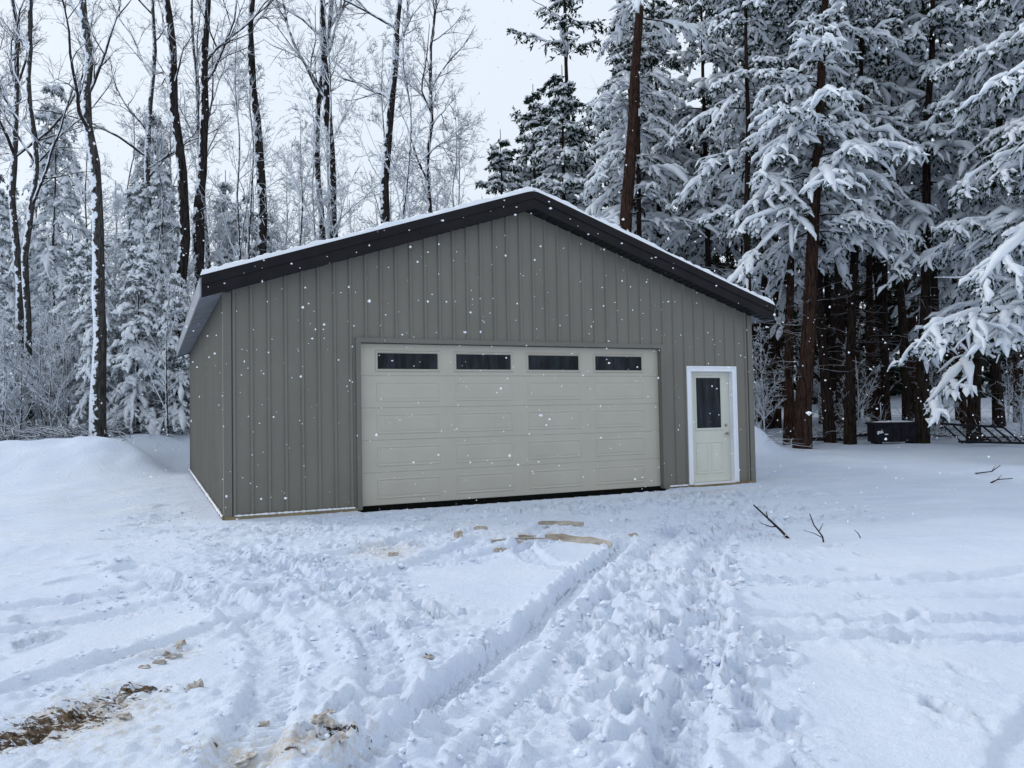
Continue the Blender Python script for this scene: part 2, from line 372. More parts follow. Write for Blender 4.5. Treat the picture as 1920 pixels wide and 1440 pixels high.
# ------------------------------------------------------------ building
G=empty("garage",(AX,AY,0),"taupe ribbed metal garage with dark snow-dusted gable roof","garage",rz=TH)
SL=.3333; H0=3.10; RS=.2286
def prof(x,L,sp=RS):
    x=np.asarray(x,float); r=(x-.11)%sp; d=np.minimum(r,sp-r)
    return .026*np.clip((.030-d)/.016,0,1)
def ribwall(mb,L,top,ops,tf):
    k=np.arange(-1,int(L/RS)+2)*RS+.11
    bp=np.concatenate([k-.030,k-.014,k+.014,k+.030,[0,L,L/2]]+[[o[0],o[1]] for o in ops])
    bp=np.unique(np.round(bp[(bp>=0)&(bp<=L)],5))
    for a,b in zip(bp[:-1],bp[1:]):
        m=(a+b)/2; spans=[(0.02,None)]
        for o in ops:
            if o[0]<m<o[1]:
                spans=[(0.02,o[2])] if o[2]>.1 else []
                spans.append((o[3],None))
        ya,yb=prof(a,L),prof(b,L)
        for z0,z1 in spans:
            ta=top(a) if z1 is None else z1; tb=top(b) if z1 is None else z1
            v=[tf(a,ya,z0),tf(b,yb,z0),tf(b,yb,tb),tf(a,ya,ta)]
            mb.add(v,[(0,1,2,3)],0,False)
E1,E2,EH=7.69,8.74,2.117
mb=MB()
top=lambda x:H0+SL*min(x,W-x)
ribwall(mb,W,top,[(D1,D2,0,DH),(E1+.01,E2-.01,0,EH-.01)],lambda x,o,z:(x,-o,z))
ribwall(mb,LB,lambda x:H0,[],lambda x,o,z:(-o,x,z))
ribwall(mb,LB,lambda x:H0,[],lambda x,o,z:(W+o,x,z))
ribwall(mb,W,top,[],lambda x,o,z:(x,LB+o,z))
put("wall",mb.mesh("wall",[M_wall]),G,label="vertical ribbed taupe steel siding")
for cx,s in((0,-1),(W,1)):
    for cy,t in((0,-1),(LB,1)):
        mb=MB(); e=.031; a=.075; zt=H0-.01
        V=[(cx-s*a,cy+t*.004),(cx-s*a,cy+t*e),(cx+s*e,cy+t*e),(cx+s*e,cy-t*a),(cx+s*.004,cy-t*a),(cx+s*.004,cy+t*.004)]
        mb.add([(x,y,z) for z in(.03,zt) for x,y in V],[(i,(i+1)%6,(i+1)%6+6,i+6) for i in range(6)],0,False)
        put("corner_trim",mb.mesh("corner_trim",[M_trimw]),G)
mb=MB()
box(mb,D1-.07,D1+.0,-.034,.13,.02,DH+.07); box(mb,D2,D2+.07,-.034,.13,.02,DH+.07); box(mb,D1,D2,-.033,.13,DH,DH+.069)
put("door_jamb_trim",mb.mesh("door_jamb_trim",[M_trimw]),G)
mb=MB()
for a,b in((-.02,D1-.075),(D2+.075,E1-.01),(E2+.01,W+.02)): box(mb,a,b,-.045,-.002,-.15,.055)
box(mb,-.045,-.003,.0,LB,-.15,.055); box(mb,W+.003,W+.045,0,LB,-.15,.05); box(mb,E1-.01,E2+.01,-.12,.0,-.12,.045)
put("skirt_board",mb.mesh("skirt_board",[M_wood]),G,label="pale treated lumber board along the base")
g=np.random.default_rng(3)
def ledge(p0,p1,n,ra=.016):
    mb=MB(); t=np.linspace(0,1,n)[:,None]; P=np.array(p0)*(1-t)+np.array(p1)*t; r=ra*(.5+g.random(n)); r[0]=r[-1]=.004
    tubes(mb,P,r,6,0,.8); put("ledge_snow",mb.mesh("ledge_snow",[M_rsnow]),G,label="thin line of snow on the base ledge")
ledge((.1,-.042,.062),(D1-.1,-.042,.062),60); ledge((D2+.1,-.045,.056),(E1-.05,-.045,.056),12)
ledge((-.047,.0,.062),(-.047,LB,.062),160,.02)
GD=put("garage_door",None,G,label="almond sectional overhead door with four windows"); GD.empty_display_size=.2
wins=[(2.12,3.07),(3.36,4.30),(4.60,5.54),(5.85,6.79)]
mb=MB(); zb,zt=.060,DH-.005; sh=(zt-zb)/5; yf=.07
def frame_ring(mb,x0,x1,z0,z1,y,w,hh,m=0,field=None):
    rs=[(0,0),(w*.35,-hh),(w*.65,-hh),(w,-.001)]
    V=[]
    for i,dy in rs: V+= [(x0+i,y+dy,z0+i),(x1-i,y+dy,z0+i),(x1-i,y+dy,z1-i),(x0+i,y+dy,z1-i)]
    F=[]
    for k in range(3):
        for j in range(4): a=k*4+j;b=k*4+(j+1)%4; F.append((a,b,b+4,a+4))
    mb.add(V,F,m,False)
    if field is not None:
        i=w; j=w+.03
        V=[(x0+i,y-.001,z0+i),(x1-i,y-.001,z0+i),(x1-i,y-.001,z1-i),(x0+i,y-.001,z1-i),(x0+j,y+field,z0+j),(x1-j,y+field,z0+j),(x1-j,y+field,z1-j),(x0+j,y+field,z1-j)]
        mb.add(V,[(0,1,5,4),(1,2,6,5),(2,3,7,6),(3,0,4,7),(4,5,6,7)],m,False)
for s in range(5):
    z0=zb+s*sh; z1=z0+sh-.001
    V=[]
    for x in(D1+.004,D2-.004):
        V+=[(x,yf+.045,z0),(x,yf+.004,z0+.0),(x,yf,z0+.007),(x,yf,z1-.008),(x,yf+.006,z1),(x,yf+.045,z1)]
    F=[(i,(i+1)%6,(i+1)%6+6,i+6) for i in range(6)]
    mb.add(V,F,0,False); mb.add(V[:6],[(0,1,2,3,4,5)],0,False); mb.add(V[6:],[(0,1,2,3,4,5)],0,False)
    if s<4:
        for a,b in wins: frame_ring(mb,a-.02,b+.02,z0+.085,z1-.085,yf,.035,.007,field=-.006)
put("door_panels",mb.mesh("door_panels",[M_gdoor]),GD)
mb=MB(); box(mb,D1+.004,D2-.004,yf+.006,yf+.04,-.12,zb-.001)  # black strip: rubber seal, also standing in for the shadowed gap under the door
put("seal_and_gap_shade",mb.mesh("seal_and_gap_shade",[M_black]),GD)
for a,b in wins:
    mb=MB(); frame_ring(mb,a-.035,b+.035,2.025,2.345,yf,.045,.02)
    w=put("window",mb.mesh("window_frame",[M_gdoor]),GD)
    mb=MB(); box(mb,a+.008,b-.008,yf-.004,yf+.01,2.068,2.302)
    put("window_glass",mb.mesh("window_glass",[M_glass]),w)
ED=put("entry_door",None,G,label="cream half-glass entry door in white frame"); ED.empty_display_size=.2
mb=MB()
box(mb,E1,E1+.065,-.04,.12,.05,EH); box(mb,E2-.065,E2,-.04,.12,.05,EH); box(mb,E1+.066,E2-.066,-.039,.12,EH-.065,EH-.001)
box(mb,E1-.03,E1-.001,-.046,-.0,.05,EH+.03);box(mb,E2+.001,E2+.03,-.046,0,.05,EH+.03);box(mb,E1,E2,-.045,-.001,EH+.001,EH+.03)
box(mb,E1+.066,E2-.066,-.06,.12,.045,.075)
put("door_frame",mb.mesh("door_frame",[M_white]),ED)
sx0,sx1=E1+.068,E2-.068; yd=.06
mb=MB(); box(mb,sx0,sx1,yd,yd+.045,.08,EH-.068)
gx0,gx1=7.93,8.47
frame_ring(mb,gx0-.05,gx1+.05,.99,1.99,yd,.055,.018)
for a,b in((7.89,8.17),(8.22,8.50)): frame_ring(mb,a,b,.22,.80,yd,.035,.012,field=-.008)
put("door_slab",mb.mesh("door_slab",[M_mdoor]),ED)
mb=MB(); box(mb,gx0,gx1,yd-.006,yd+.01,1.04,1.94); put("door_glass",mb.mesh("door_glass",[M_glass]),ED)
mb=MB(); lump(mb,(8.58,yd-.055,.93),(.028,.028,.028),1,amp=.02,n=14,k=9); tubes(mb,[(8.58,yd,.93),(8.58,yd-.05,.93)],[.012,.012],10)
put("door_knob",mb.mesh("door_knob",[M_metal]),ED)
mb=MB(); tubes(mb,[(8.58,yd,1.08),(8.58,yd-.02,1.08)],[.026,.024],14,cap=True); put("deadbolt",mb.mesh("deadbolt",[M_metal]),ED)
OV,EE=.312,.303
R_=put("roof",None,G,label="dark trimmed gable roof under thin snow"); R_.empty_display_size=.2
def slopestrip(mb,y0,y1,b,t,x0=-OV,x1=W+OV,m=0):
    for a,c in((x0,W/2),(W/2,x1)):
        za,zc=SL*min(a,W-a)+H0,SL*min(c,W-c)+H0
        v=[(a,y0,za+b),(c,y0,zc+b),(c,y0,zc+t),(a,y0,za+t),(a,y1,za+b),(c,y1,zc+b),(c,y1,zc+t),(a,y1,za+t)]
        mb.add(v,[(0,1,2,3),(7,6,5,4),(0,4,5,1),(3,2,6,7),(0,3,7,4),(1,5,6,2)],m,False)
mb=MB(); slopestrip(mb,-EE,LB+EE,.225,.245,-OV,W+OV); put("roof_panel",mb.mesh("roof_panel",[M_fascia]),R_)
mb=MB(); slopestrip(mb,-EE-.022,-EE-.001,-.02,.235); slopestrip(mb,-EE-.038,-EE-.021,.13,.262); slopestrip(mb,-EE-.030,-EE-.021,-.03,.0)
put("gable_fascia",mb.mesh("gable_fascia",[M_fascia]),R_)
mb=MB(); slopestrip(mb,LB+EE+.001,LB+EE+.02,-.02,.235); put("gable_fascia",mb.mesh("gable_fascia",[M_fascia]),R_)
ze=H0-SL*OV
for x0,x1 in((-OV-.024,-OV-.002),(W+OV+.002,W+OV+.024)):
    mb=MB(); box(mb,x0,x1,-EE-.015,LB+EE,ze-.02,ze+.225); put("eave_fascia",mb.mesh("eave_fascia",[M_soffl]),R_)
mb=MB(); slopestrip(mb,-EE,-.035,.0,.01)
for k in range(int((W+2*OV)/.12)):
    x=-OV+.06+k*.12
    if abs(x-W/2)<.06: continue
    z=H0+SL*min(x,W-x); s=SL*.012*(1 if x<W/2 else -1)
    mb.add([(x-.012,-EE,z-s-.001),(x+.012,-EE,z+s-.001),(x+.012,-.04,z+s-.001),(x-.012,-.04,z-s-.001),(x,-EE,z-.012),(x,-.04,z-.012)],[(0,4,5,3),(4,1,2,5)],0,False)
put("gable_soffit",mb.mesh("gable_soffit",[M_soff]),R_)
for a,c in((-OV,-.03),(W+.03,W+OV)):
    mb=MB(); za,zc=H0+SL*min(a,W-a),H0+SL*min(c,W-c)
    mb.add([(a,-EE,za),(c,-EE,zc),(c,LB+EE,zc),(a,LB+EE,za)],[(0,1,2,3)],0,False)
    for k in range(int(LB/.15)):
        y=.1+k*.15; mb.add([(a,y,za-.001),(c,y,zc-.001),(c,y+.02,zc-.013),(a,y+.02,za-.013),(a,y+.04,za-.001),(c,y+.04,zc-.001)],[(0,1,2,3),(3,2,5,4)],0,False)
    put("eave_soffit",mb.mesh("eave_soffit",[M_soffl]),R_)
mb=MB()
nxr,nyr=300,160
xr=np.linspace(-OV-.02,W+OV+.02,nxr)
yr=np.concatenate([np.linspace(-EE-.04,-EE+.25,40),np.linspace(-EE+.26,LB+EE+.02,nyr-40)])
XR,YR=np.meshgrid(xr,yr)
ed=np.minimum(np.minimum(XR-xr[0],xr[-1]-XR),np.minimum(YR-yr[0],yr[-1]-YR))
th=.066+.035*fbm(XR*2.5,YR*2.5,4,70)+.026*fbm(XR*12,YR*12,2,71)
th=th*np.sqrt(np.clip(ed/.03,0,1)*(2-np.clip(ed/.03,0,1)))
ZR=H0+.262+SL*(W/2-np.sqrt((XR-W/2)**2+.004))+th
ir=((np.arange(nyr-1)[:,None]*nxr+np.arange(nxr-1)[None]).ravel())
mb.add(np.stack([XR,YR,ZR],-1).reshape(-1,3),np.stack([ir,ir+1,ir+nxr+1,ir+nxr],-1),0,True)
put("roof_snow",mb.mesh("roof_snow",[M_rsnow]),R_,label="thin white layer of snow")
# ------------------------------------------------------------ trees
def grow(g,S,D,L,r0,n,wig,up,r1f=.3):
    B=len(S); P=np.zeros((B,n,3)); P[:,0]=S; d=nrm(D)
    for k in range(1,n):
        d=nrm(d+wig*g.normal(size=(B,3))+np.array([0,0,up])); P[:,k]=P[:,k-1]+d*(L/(n-1))[:,None]
    t=np.linspace(0,1,n)[None]; R=r0[:,None]*(1-(1-r1f)*t)
    return P,R
def spawn(g,P,R,cnt,t0,t1,ang,spread=.25):
    B,n,_=P.shape
    t=g.uniform(t0,t1,(B,cnt))*(n-1); i=np.clip(t.astype(int),0,n-2); f=(t-i)[...,None]
    b=np.arange(B)[:,None]
    S=P[b,i]*(1-f)+P[b,i+1]*f; r=R[b,i]*(1-f[...,0])+R[b,i+1]*f[...,0]
    T=nrm(P[b,i+1]-P[b,i]); q=g.normal(size=T.shape); q=nrm(q-(q*T).sum(-1,keepdims=True)*T)
    a=g.normal(ang,spread,(B,cnt))[...,None]
    D=T*np.cos(a)+q*np.sin(a)
    return S.reshape(-1,3),D.reshape(-1,3),r.ravel(),(t/(n-1)).ravel()
def trunkpath(H,path,n,g,wob=.06):
    z=np.linspace(0,H,n)-.0
    zz=[p[0] for p in path]; xx=[p[1] for p in path]
    x=np.interp(z,zz,xx); x=np.convolve(np.pad(x,2,mode='edge'),np.ones(5)/5,'valid')
    w=wob*fbm(z*.5+g.uniform(0,99),z*0,2,int(g.integers(999))); w2=wob*2*fbm(z*.4+g.uniform(0,99),z*0+3,2,int(g.integers(999)))
    w-=w[0]; w2-=w2[0]
    return np.stack([x+w,w2,z],-1)
def bare(H,r,seed,path=((0,0),(30,0)),fb=.35,nb=20,c2=7,c3=6,c4=3,bl_=.27,sides=10,n=22,tw=1.0,up=.05):
    g=np.random.default_rng(seed); t=MB(); c=MB()
    P=trunkpath(H,path,n,g,.12); tt=np.linspace(0,1,n)
    R=r*(1-.80*tt**1.1)*(1+.35*np.exp(-tt*n*.9))*(1+.06*g.normal(size=n))
    P[0,2]-=.25
    tubes(t,P,R,sides,0)
    P=P[None];R=R[None]
    S,D,rr,q=spawn(g,P,R,nb,fb,.99,.75,.2)
    D[:,2]=np.abs(D[:,2])+.1
    L=H*bl_*(1.25-q)*g.uniform(.5,1.15,len(S))
    P1,R1=grow(g,S,D,L,np.minimum(rr*.6,.012*L+.012),8,.13,up); tubes(c,P1,R1,5,0)
    S,D,rr,q=spawn(g,P1,R1,c2,.15,1,.7); L2=np.repeat(L,c2)*.45*(1.15-q*.7)*g.uniform(.5,1.2,len(S))
    P2,R2=grow(g,S,D,L2,rr*.65,5,.16,up); tubes(c,P2,R2,3,0)
    S,D,rr,q=spawn(g,P2,R2,c3,.1,1,.7); L3=np.repeat(L2,c3)*.5*g.uniform(.4,1.2,len(S))
    P3,R3=grow(g,S,D,L3,np.maximum(rr*.7,.006*tw),4,.18,up); tubes(c,P3,R3,3,0)
    if c4:
        S,D,rr,q=spawn(g,P3,R3,c4,.1,1,.65); L4=np.repeat(L3,c4)*.55*g.uniform(.4,1.2,len(S))
        P4,R4=grow(g,S,D,L4,np.full(len(S),.0055*tw),2,.15,0,.6); tubes(c,P4,R4,3,0)
    return t,c
def conifer(H,r,seed,path=((0,0),(40,0)),c0=1.,L0=2.2,nb=90,tw=18,bd=12,droop=.5,rise=.2,psnow=.85,bs=1.0,ss_=1.0,dead=0,expo=.75,n=18,azr=None,sub=0,flat=.6,q_=1,dsub=5):
    g=np.random.default_rng(seed); t=MB(); c=MB()
    P=trunkpath(H,path,n,g,.05); tt=np.linspace(0,1,n); R=r*(1-.93*tt)*(1+.3*np.exp(-tt*n*.9)); P[0,2]-=.25
    tubes(t,P,R,10 if q_ else 6,0)
    if dead:
        S,D,rr,q=spawn(g,P[None],R[None],dead,.08,max(c0/H,.15)+.05,1.45,.2)
        L=g.uniform(.3,1.6,len(S)); P1,R1=grow(g,S,D,L,np.full(len(S),.014),5,.12,-.03); tubes(t,P1,R1,3,1)
        if dsub:
            S,D,rr,q=spawn(g,P1,R1,dsub,.2,1,.8); P2,R2=grow(g,S,D,np.repeat(L,dsub)*.4,rr*.6,3,.15,-.02); tubes(t,P2,R2,3,1)
    u=np.sort(g.random(nb))**.9; z=c0+(H*.985-c0)*u
    L=L0*(1-u)**expo*g.uniform(.5,1.15,nb)+.18
    az=np.arange(nb)*2.39996+g.normal(0,.5,nb)
    cx=np.interp(z,P[:,2],P[:,0]); cy=np.interp(z,P[:,2],P[:,1])
    m=8 if q_ else 5; s=np.linspace(0,1,m)[None]; rs=rise+.5*u**2+g.normal(0,.12,nb); dr=droop*g.uniform(.5,1.5,nb)
    ca_,sa_=np.cos(az)[:,None],np.sin(az)[:,None]
    bend=g.normal(0,.15,nb)[:,None]*s*s*L[:,None]
    rad=L[:,None]*s*.95
    wv=np.cumsum(g.normal(0,.022,(nb,m)),1)*L[:,None]; wv[:,0]=0; wh=np.cumsum(g.normal(0,.022,(nb,m)),1)*L[:,None]; wh[:,0]=0
    bend=bend+wh
    B=np.stack([cx[:,None]+rad*ca_-bend*sa_,cy[:,None]+rad*sa_+bend*ca_,z[:,None]+wv+L[:,None]*(rs[:,None]*s-dr[:,None]*s**2.0)],-1)
    RB=(.010*L+.006)[:,None]*(1-.8*s); tubes(c,B,RB,4 if q_ else 3,2)
    def snowtube(P,r,flat=.6):
        k=P.shape[1]; prof_=np.interp(np.linspace(0,1,k),[0,.2,.8,1],[.35,1,.95,.2])
        R=r[:,None]*prof_[None]*g.uniform(.35,1.5,(len(P),k)); Q=P.copy(); Q[:,:,2]+=R*.45; Q+=g.normal(0,.016,Q.shape)*ss_
        tubes(c,Q,R,5 if q_ else 3,1,flat)
    mk=g.random(nb)<psnow
    snowtube(B[mk][:,(2 if q_ else 1):],np.clip(.035*L[mk]+.02,.03,.10)*ss_)
    q=g.uniform(.12,1,(nb,tw)); side=np.where(np.arange(tw)%2==0,1,-1)[None]*np.ones((nb,1))
    i=np.clip((q*(m-1)).astype(int),0,m-2); f=(q*(m-1)-i)[...,None]; b=np.arange(nb)[:,None]
    S=B[b,i]*(1-f)+B[b,i+1]*f; T=nrm(B[b,i+1]-B[b,i])
    sd=np.stack([-sa_+0*q,ca_+0*q,0*q],-1)*side[...,None]
    sp=g.uniform(.3,1.5,(nb,tw,1))
    D=nrm(T*.8+sd*sp+g.normal(0,.2,T.shape)).reshape(-1,3); S=S.reshape(-1,3)
    TL=(L[:,None]*.40*(1.1-.75*q)*g.uniform(.35,1.3,q.shape)+.10).ravel()
    np_=5 if q_ else 3
    PT,RT=grow(g,S,D,TL,np.full(len(S),.006),np_,.11 if q_ else .16,-.17 if q_ else -.3)
    mk=g.random(len(S))<psnow
    snowtube(PT[mk][:,:],np.clip(.06*TL[mk]+.026,.02,.085)*ss_,flat)
    if sub:
        S2,D2,rr,q2=spawn(g,PT,RT,sub,.15,.95,.85,.25); D2[:,2]=D2[:,2]*.3-.15
        L2=np.repeat(TL,sub)*.5*g.uniform(.4,1.1,len(S2))+.05
        PS,RSx=grow(g,S2,D2,L2,np.full(len(S2),.004),4,.10,-.18)
        mk=g.random(len(S2))<psnow*.9
        snowtube(PS[mk],np.clip(.09*L2[mk]+.018,.015,.05)*ss_,.7)
    def blades(PT,K):
        M,n_=PT.shape[:2]
        q=g.uniform(.05,1.0,(M,K))*(n_-1); i=np.clip(q.astype(int),0,n_-2); f=(q-i)[...,None]; b=np.arange(M)[:,None]
        C=PT[b,i]*(1-f)+PT[b,i+1]*f; T=nrm(PT[b,i+1]-PT[b,i])
        d=nrm(T*.7+g.normal(0,.55,T.shape)+np.array([0,0,-.3])); w=nrm(np.cross(d,g.normal(size=d.shape)))
        bl2=(g.uniform(.06,.15,(M,K,1))*bs); bw=bl2*.2
        C=C+np.array([0,0,-.012])
        V=np.stack([C-d*bl2*.1,C+d*bl2*.45+w*bw,C+d*bl2,C+d*bl2*.45-w*bw],2).reshape(-1,3)
        c.add(V,np.arange(len(V)).reshape(-1,4),0,False)
    blades(PT,bd)
    if sub: blades(PS,bd-2)
    return t,c
def plant(name,tc,x,y,label,cat,group,rz=0,sc=1.0):
    r=empty(name,(x,y,gz(x,y)),label,cat,group,rz,sc)
    put("trunk",tc[0],r); put("crown",tc[1],r); return r
def mk(tc,nm,tm,cm): return (tc[0].mesh(nm+"_trunk",tm),tc[1].mesh(nm+"_crown",cm))
CM=[M_fol,M_snow,M_deadtwig]; CMF=[M_folf,M_snow,M_twigw]
GL="bare snow-dusted trees behind the garage"; GR="evergreens behind the garage"
def rel(path,x0): return [(z,x-x0) for z,x in path]
T=[(-11.2,21,20,.18,[(0,-11.2),(5,-11.25),(9,-11.55),(12.9,-11.7),(20,-12)],M_barkl,.4,1,14),
 (-10.36,24,21,.20,[(0,-10.36),(7,-10.15),(10.5,-10.3),(14,-10.8),(21,-11.1)],M_bark,.45,2,11),
 (-10.1,25,22,.20,[(0,-10.0),(7,-10.1),(10,-10.06),(14,-9.85),(22,-9.3)],M_bark,.5,3,11),
 (-8.2,26,22,.19,[(0,-8.2),(6,-8.35),(10.2,-8.42),(13.2,-8.8),(15,-8.5),(22,-8)],M_bark,.5,4,10),
 (-5.95,27,23,.21,[(0,-5.95),(6.5,-6.1),(12.5,-6.34),(15.5,-6.45),(23,-6.9)],M_bark,.5,5,10),
 (-7.3,30,22,.17,[(0,-7.3),(7.5,-7.4),(13.5,-7.5),(15.6,-6.9),(22,-6.2)],M_bark,.5,6,10),
 (-4.65,26,22,.20,[(0,-4.65),(7,-4.25),(11.4,-3.98),(15,-3.6),(22,-3)],M_bark,.5,7,9),
 (-2.75,27,18,.12,[(0,-2.75),(8,-2.8),(12,-2.82),(14.5,-2.5),(18,-2.2)],M_bark,.42,8,20),
 (-12.6,27,20,.14,[(0,-12.6),(20,-12.4)],M_barkl,.4,9,14),
 (-15.9,25,20,.15,[(0,-15.9),(20,-16.2)],M_barkl,.35,10,16),
 (-11.4,30,21,.13,[(0,-11.4),(21,-12.6)],M_barkl,.4,11,14),
 (-14.6,23.5,19,.12,[(0,-14.6),(19,-14.4)],M_barkl,.35,12,16)]
labs="tall bare tree with dark trunk and snow patches"
for x,y,H,r,path,mt,fb,sd,nb in T:
    m=mk(bare(H,r,sd,rel(path,x),fb,nb,8,6,3),"bare_tree",[mt],[M_twig])
    plant("bare_tree",m,x,y,labs if mt is M_bark else "grey bare tree with snow plastered on its trunk","tree",GL)
V1=[mk(bare(h,.07,s,fb=.2,nb=20,c2=8,c3=6,c4=2,bl_=.3,sides=6,tw=1.7),"slender_tree",[M_barkl],[M_twigw]) for h,s in((11,31),(13,32),(15,33),(9,34))]
g=np.random.default_rng(5)
for k in range(32):
    y=g.uniform(24,38); px=g.uniform(-.72,-.02); x=px*y
    if rectdist(np.array(x),np.array(y))<1.2: continue
    plant("slender_bare_tree",V1[k%4],x,y,"slender bare tree with snow-coated branches","tree","snow-coated slender trees",g.uniform(0,6.28),g.uniform(.75,1.1))
V2=[mk(bare(h,.028,s,fb=.08,nb=20,c2=7,c3=5,c4=0,bl_=.38,sides=5,tw=1.8,n=10,up=.02),"sapling",[M_barkl],[M_twigw]) for h,s in((3.2,41),(4.5,42),(2.2,43))]
for k in range(40):
    y=g.uniform(21.5,26); px=g.uniform(-.70,-.40); x=px*y
    if rectdist(np.array(x),np.array(y))<1.5: continue
    plant("snowy_sapling",V2[k%3],x,y,"small leafless sapling bent under snow","sapling","snowy saplings at the wood's edge",g.uniform(0,6.28),g.uniform(.7,1.2))
for k in range(16):
    y=g.uniform(22.5,30); px=g.uniform(.30,.72); x=px*y
    plant("snowy_sapling",V2[k%3],x,y,"small leafless sapling dusted with snow","sapling","snowy saplings at the wood's edge",g.uniform(0,6.28),g.uniform(.6,1.1))
V3=[mk(conifer(h,.07,s,c0=.25,L0=l,nb=nb,tw=12,bd=5,droop=.8,rise=.05,psnow=1.0,ss_=1.5,flat=.7),"young_fir",[M_barkl,M_twig],CMF) for h,s,l,nb in((5.5,51,1.3,75),(7.5,52,1.6,90),(10.5,53,2.0,110))]
for x,y,v,sc in[(-10.9,22.6,0,1.0),(-9.9,22.9,0,.85),(-12.3,23.0,1,.8),(-13.6,24.5,0,1.1),(-14.9,22.4,0,.8),(-15.6,26.5,2,1.15),(-17.3,26,1,1.1),(-12.2,25.5,1,1.1),(-10.3,28,2,.85),(-16.4,22.4,0,.7),(-13.0,28,2,1.1),(-11.4,25.4,1,1.15),(-9.6,26.6,1,1.0)]:
    plant("young_fir",V3[v],x,y,"young fir heavily coated with fresh snow","fir tree","snow-laden young firs",g.uniform(0,6.28),sc)
RT=[(2.95,24,24,.27,[(0,2.95),(6.4,3.57),(13.5,4.25),(24,5.1)],13,2.6,61,36,M_pine),
 (6.6,22,18,.12,[(0,6.6),(12,6.9),(20,7.1)],6.0,2.4,62,62,M_barkd),
 (7.73,21,19,.21,[(0,7.73),(6,8.2),(11,8.67),(21,9.5)],5.3,3.0,63,92,M_pine),
 (8.1,23,19,.14,[(0,8.1),(7,8.4),(20,8.9)],7.5,2.4,64,54,M_pine),
 (9.9,23,19,.15,[(0,9.9),(7,10.4),(20,11.2)],6.0,2.8,65,68,M_barkd),
 (11.5,22,19,.17,[(0,11.5),(6.3,11.9),(21,12.8)],6.0,2.9,66,74,M_barkd),
 (12.9,22,18,.16,[(0,12.9),(6.3,13.8),(20,15.4)],5.8,2.8,67,68,M_barkd),
 (4.3,26,19,.13,[(0,4.3),(20,4.6)],7,2.6,68,64,M_barkd),
 (11.0,26,20,.16,[(0,11.0),(21,11.3)],7,2.6,69,46,M_barkd),
 (13.2,26,20,.15,[(0,13.2),(21,12.9)],7,2.6,70,46,M_barkd)]
for x,y,H,r,path,c0,L0,sd,nb,mt in RT:
    near_=y<24 and sd!=61
    m=mk(conifer(H,r,sd,rel(path,x),c0,L0,nb,16,6,.5,.12,.95,dead=26,sub=2 if near_ else 0,ss_=1.35),"hemlock",[mt,M_deadtwig],CM)
    plant("hemlock_tree",m,x,y,"tall hemlock with bare reddish lower trunk and snowy boughs" if mt is M_pine else "tall dark-trunked hemlock with snow-laden upper boughs","hemlock tree",GR)
m=mk(conifer(18,.24,80,c0=2.9,L0=4.1,nb=108,tw=23,bd=7,droop=.44,rise=.12,psnow=.96,ss_=1.3,sub=4),"big_hemlock",[M_pine,M_deadtwig],CM)
plant("hemlock_tree",m,12.9,17.6,"large hemlock with long boughs bowed by thick snow","hemlock tree",GR)
V4=[mk(conifer(h,.16,s,c0=c0,L0=l,nb=nb,tw=16,bd=8,droop=.55,rise=.12,psnow=.95,ss_=1.6,bs=1.3,dead=14,dsub=3),"hemlock_full",[M_barkd,M_deadtwig],CM) for h,s,l,nb,c0 in((13,91,3.0,110,1.5),(17,92,3.2,105,3.5),(21,93,3.4,100,6))]
for x,y,v,sc in[(-.3,31,0,.93),(2.2,30,0,1.1),(4.8,29.5,1,1.02),(1.2,34,0,1.15),(7.2,28,2,.95),(9.5,29,2,1.0),(6.2,32,1,1.1),(12,30,2,1.0),(14.8,27,2,.95),(15.5,23,2,.9),(17.5,28,1,1.1)]:
    plant("hemlock_tree",V4[v],x,y,"full-crowned hemlock with snow on drooping boughs","hemlock tree",GR,g.uniform(0,6.28),sc)
m=mk(conifer(23,.2,95,c0=9,L0=3.0,nb=40,tw=14,bd=12,droop=.15,rise=.25,psnow=.5,bs=1.6,dead=20,expo=.4),"pine",[M_barkd,M_deadtwig],CM)
plant("pine_tree",m,2.6,33,"tall pine with sparse open crown","pine tree",GR)
V5=[mk(conifer(20,.14,s,[(0,0),(20,l)],8.5,2.4,34,10,7,.45,.1,.6,bs=1.8,ss_=1.7,dead=18,dsub=3,q_=0),"slim_hemlock",[mt,M_deadtwig],CM) for s,l,mt in((101,.5,M_barkd),(102,-.4,M_pine),(103,.9,M_barkd))]
for k in range(48):
    y=g.uniform(23.5,42); x=g.uniform(.24,.74)*y
    plant("slim_hemlock_tree",V5[k%3],x,y,"slim dark conifer trunk inside the shaded wood","hemlock tree","slim trunks in the shaded wood",g.uniform(0,6.28),g.uniform(.75,1.2))
def place(dst,src,x,y,rz,sc):
    c,s=math.cos(rz)*sc,math.sin(rz)*sc; M=np.array([[c,-s,0,x],[s,c,0,y],[0,0,sc,terr(np.array(float(x)),np.array(float(y)))],[0,0,0,1]]); dst.merge(src.xf(M))
far=[conifer(15,.16,s,c0=.4,L0=3.1,nb=44,tw=8,bd=7,droop=.5,rise=.1,psnow=ps,bs=3.4,ss_=1.9,q_=0) for s,ps in((111,.22),(112,.32))]
dt,dc=MB(),MB()
for k in range(46):
    y=g.uniform(40,54); x=g.uniform(.05,.85)*y; a,r,sc=far[k%2],g.uniform(0,6.28),g.uniform(.85,1.35)
    place(dt,a[0],x,y,r,sc); place(dc,a[1],x,y,r,sc)
put("distant_evergreen_woods",dt.mesh("dt",[M_barkd,M_deadtwig]),kind="stuff",label="mass of dark trunks deep in the wood",category="woods")
put("distant_evergreen_woods",dc.mesh("dc",CM),kind="stuff",label="mass of dark snow-flecked evergreens deep in the wood",category="woods")
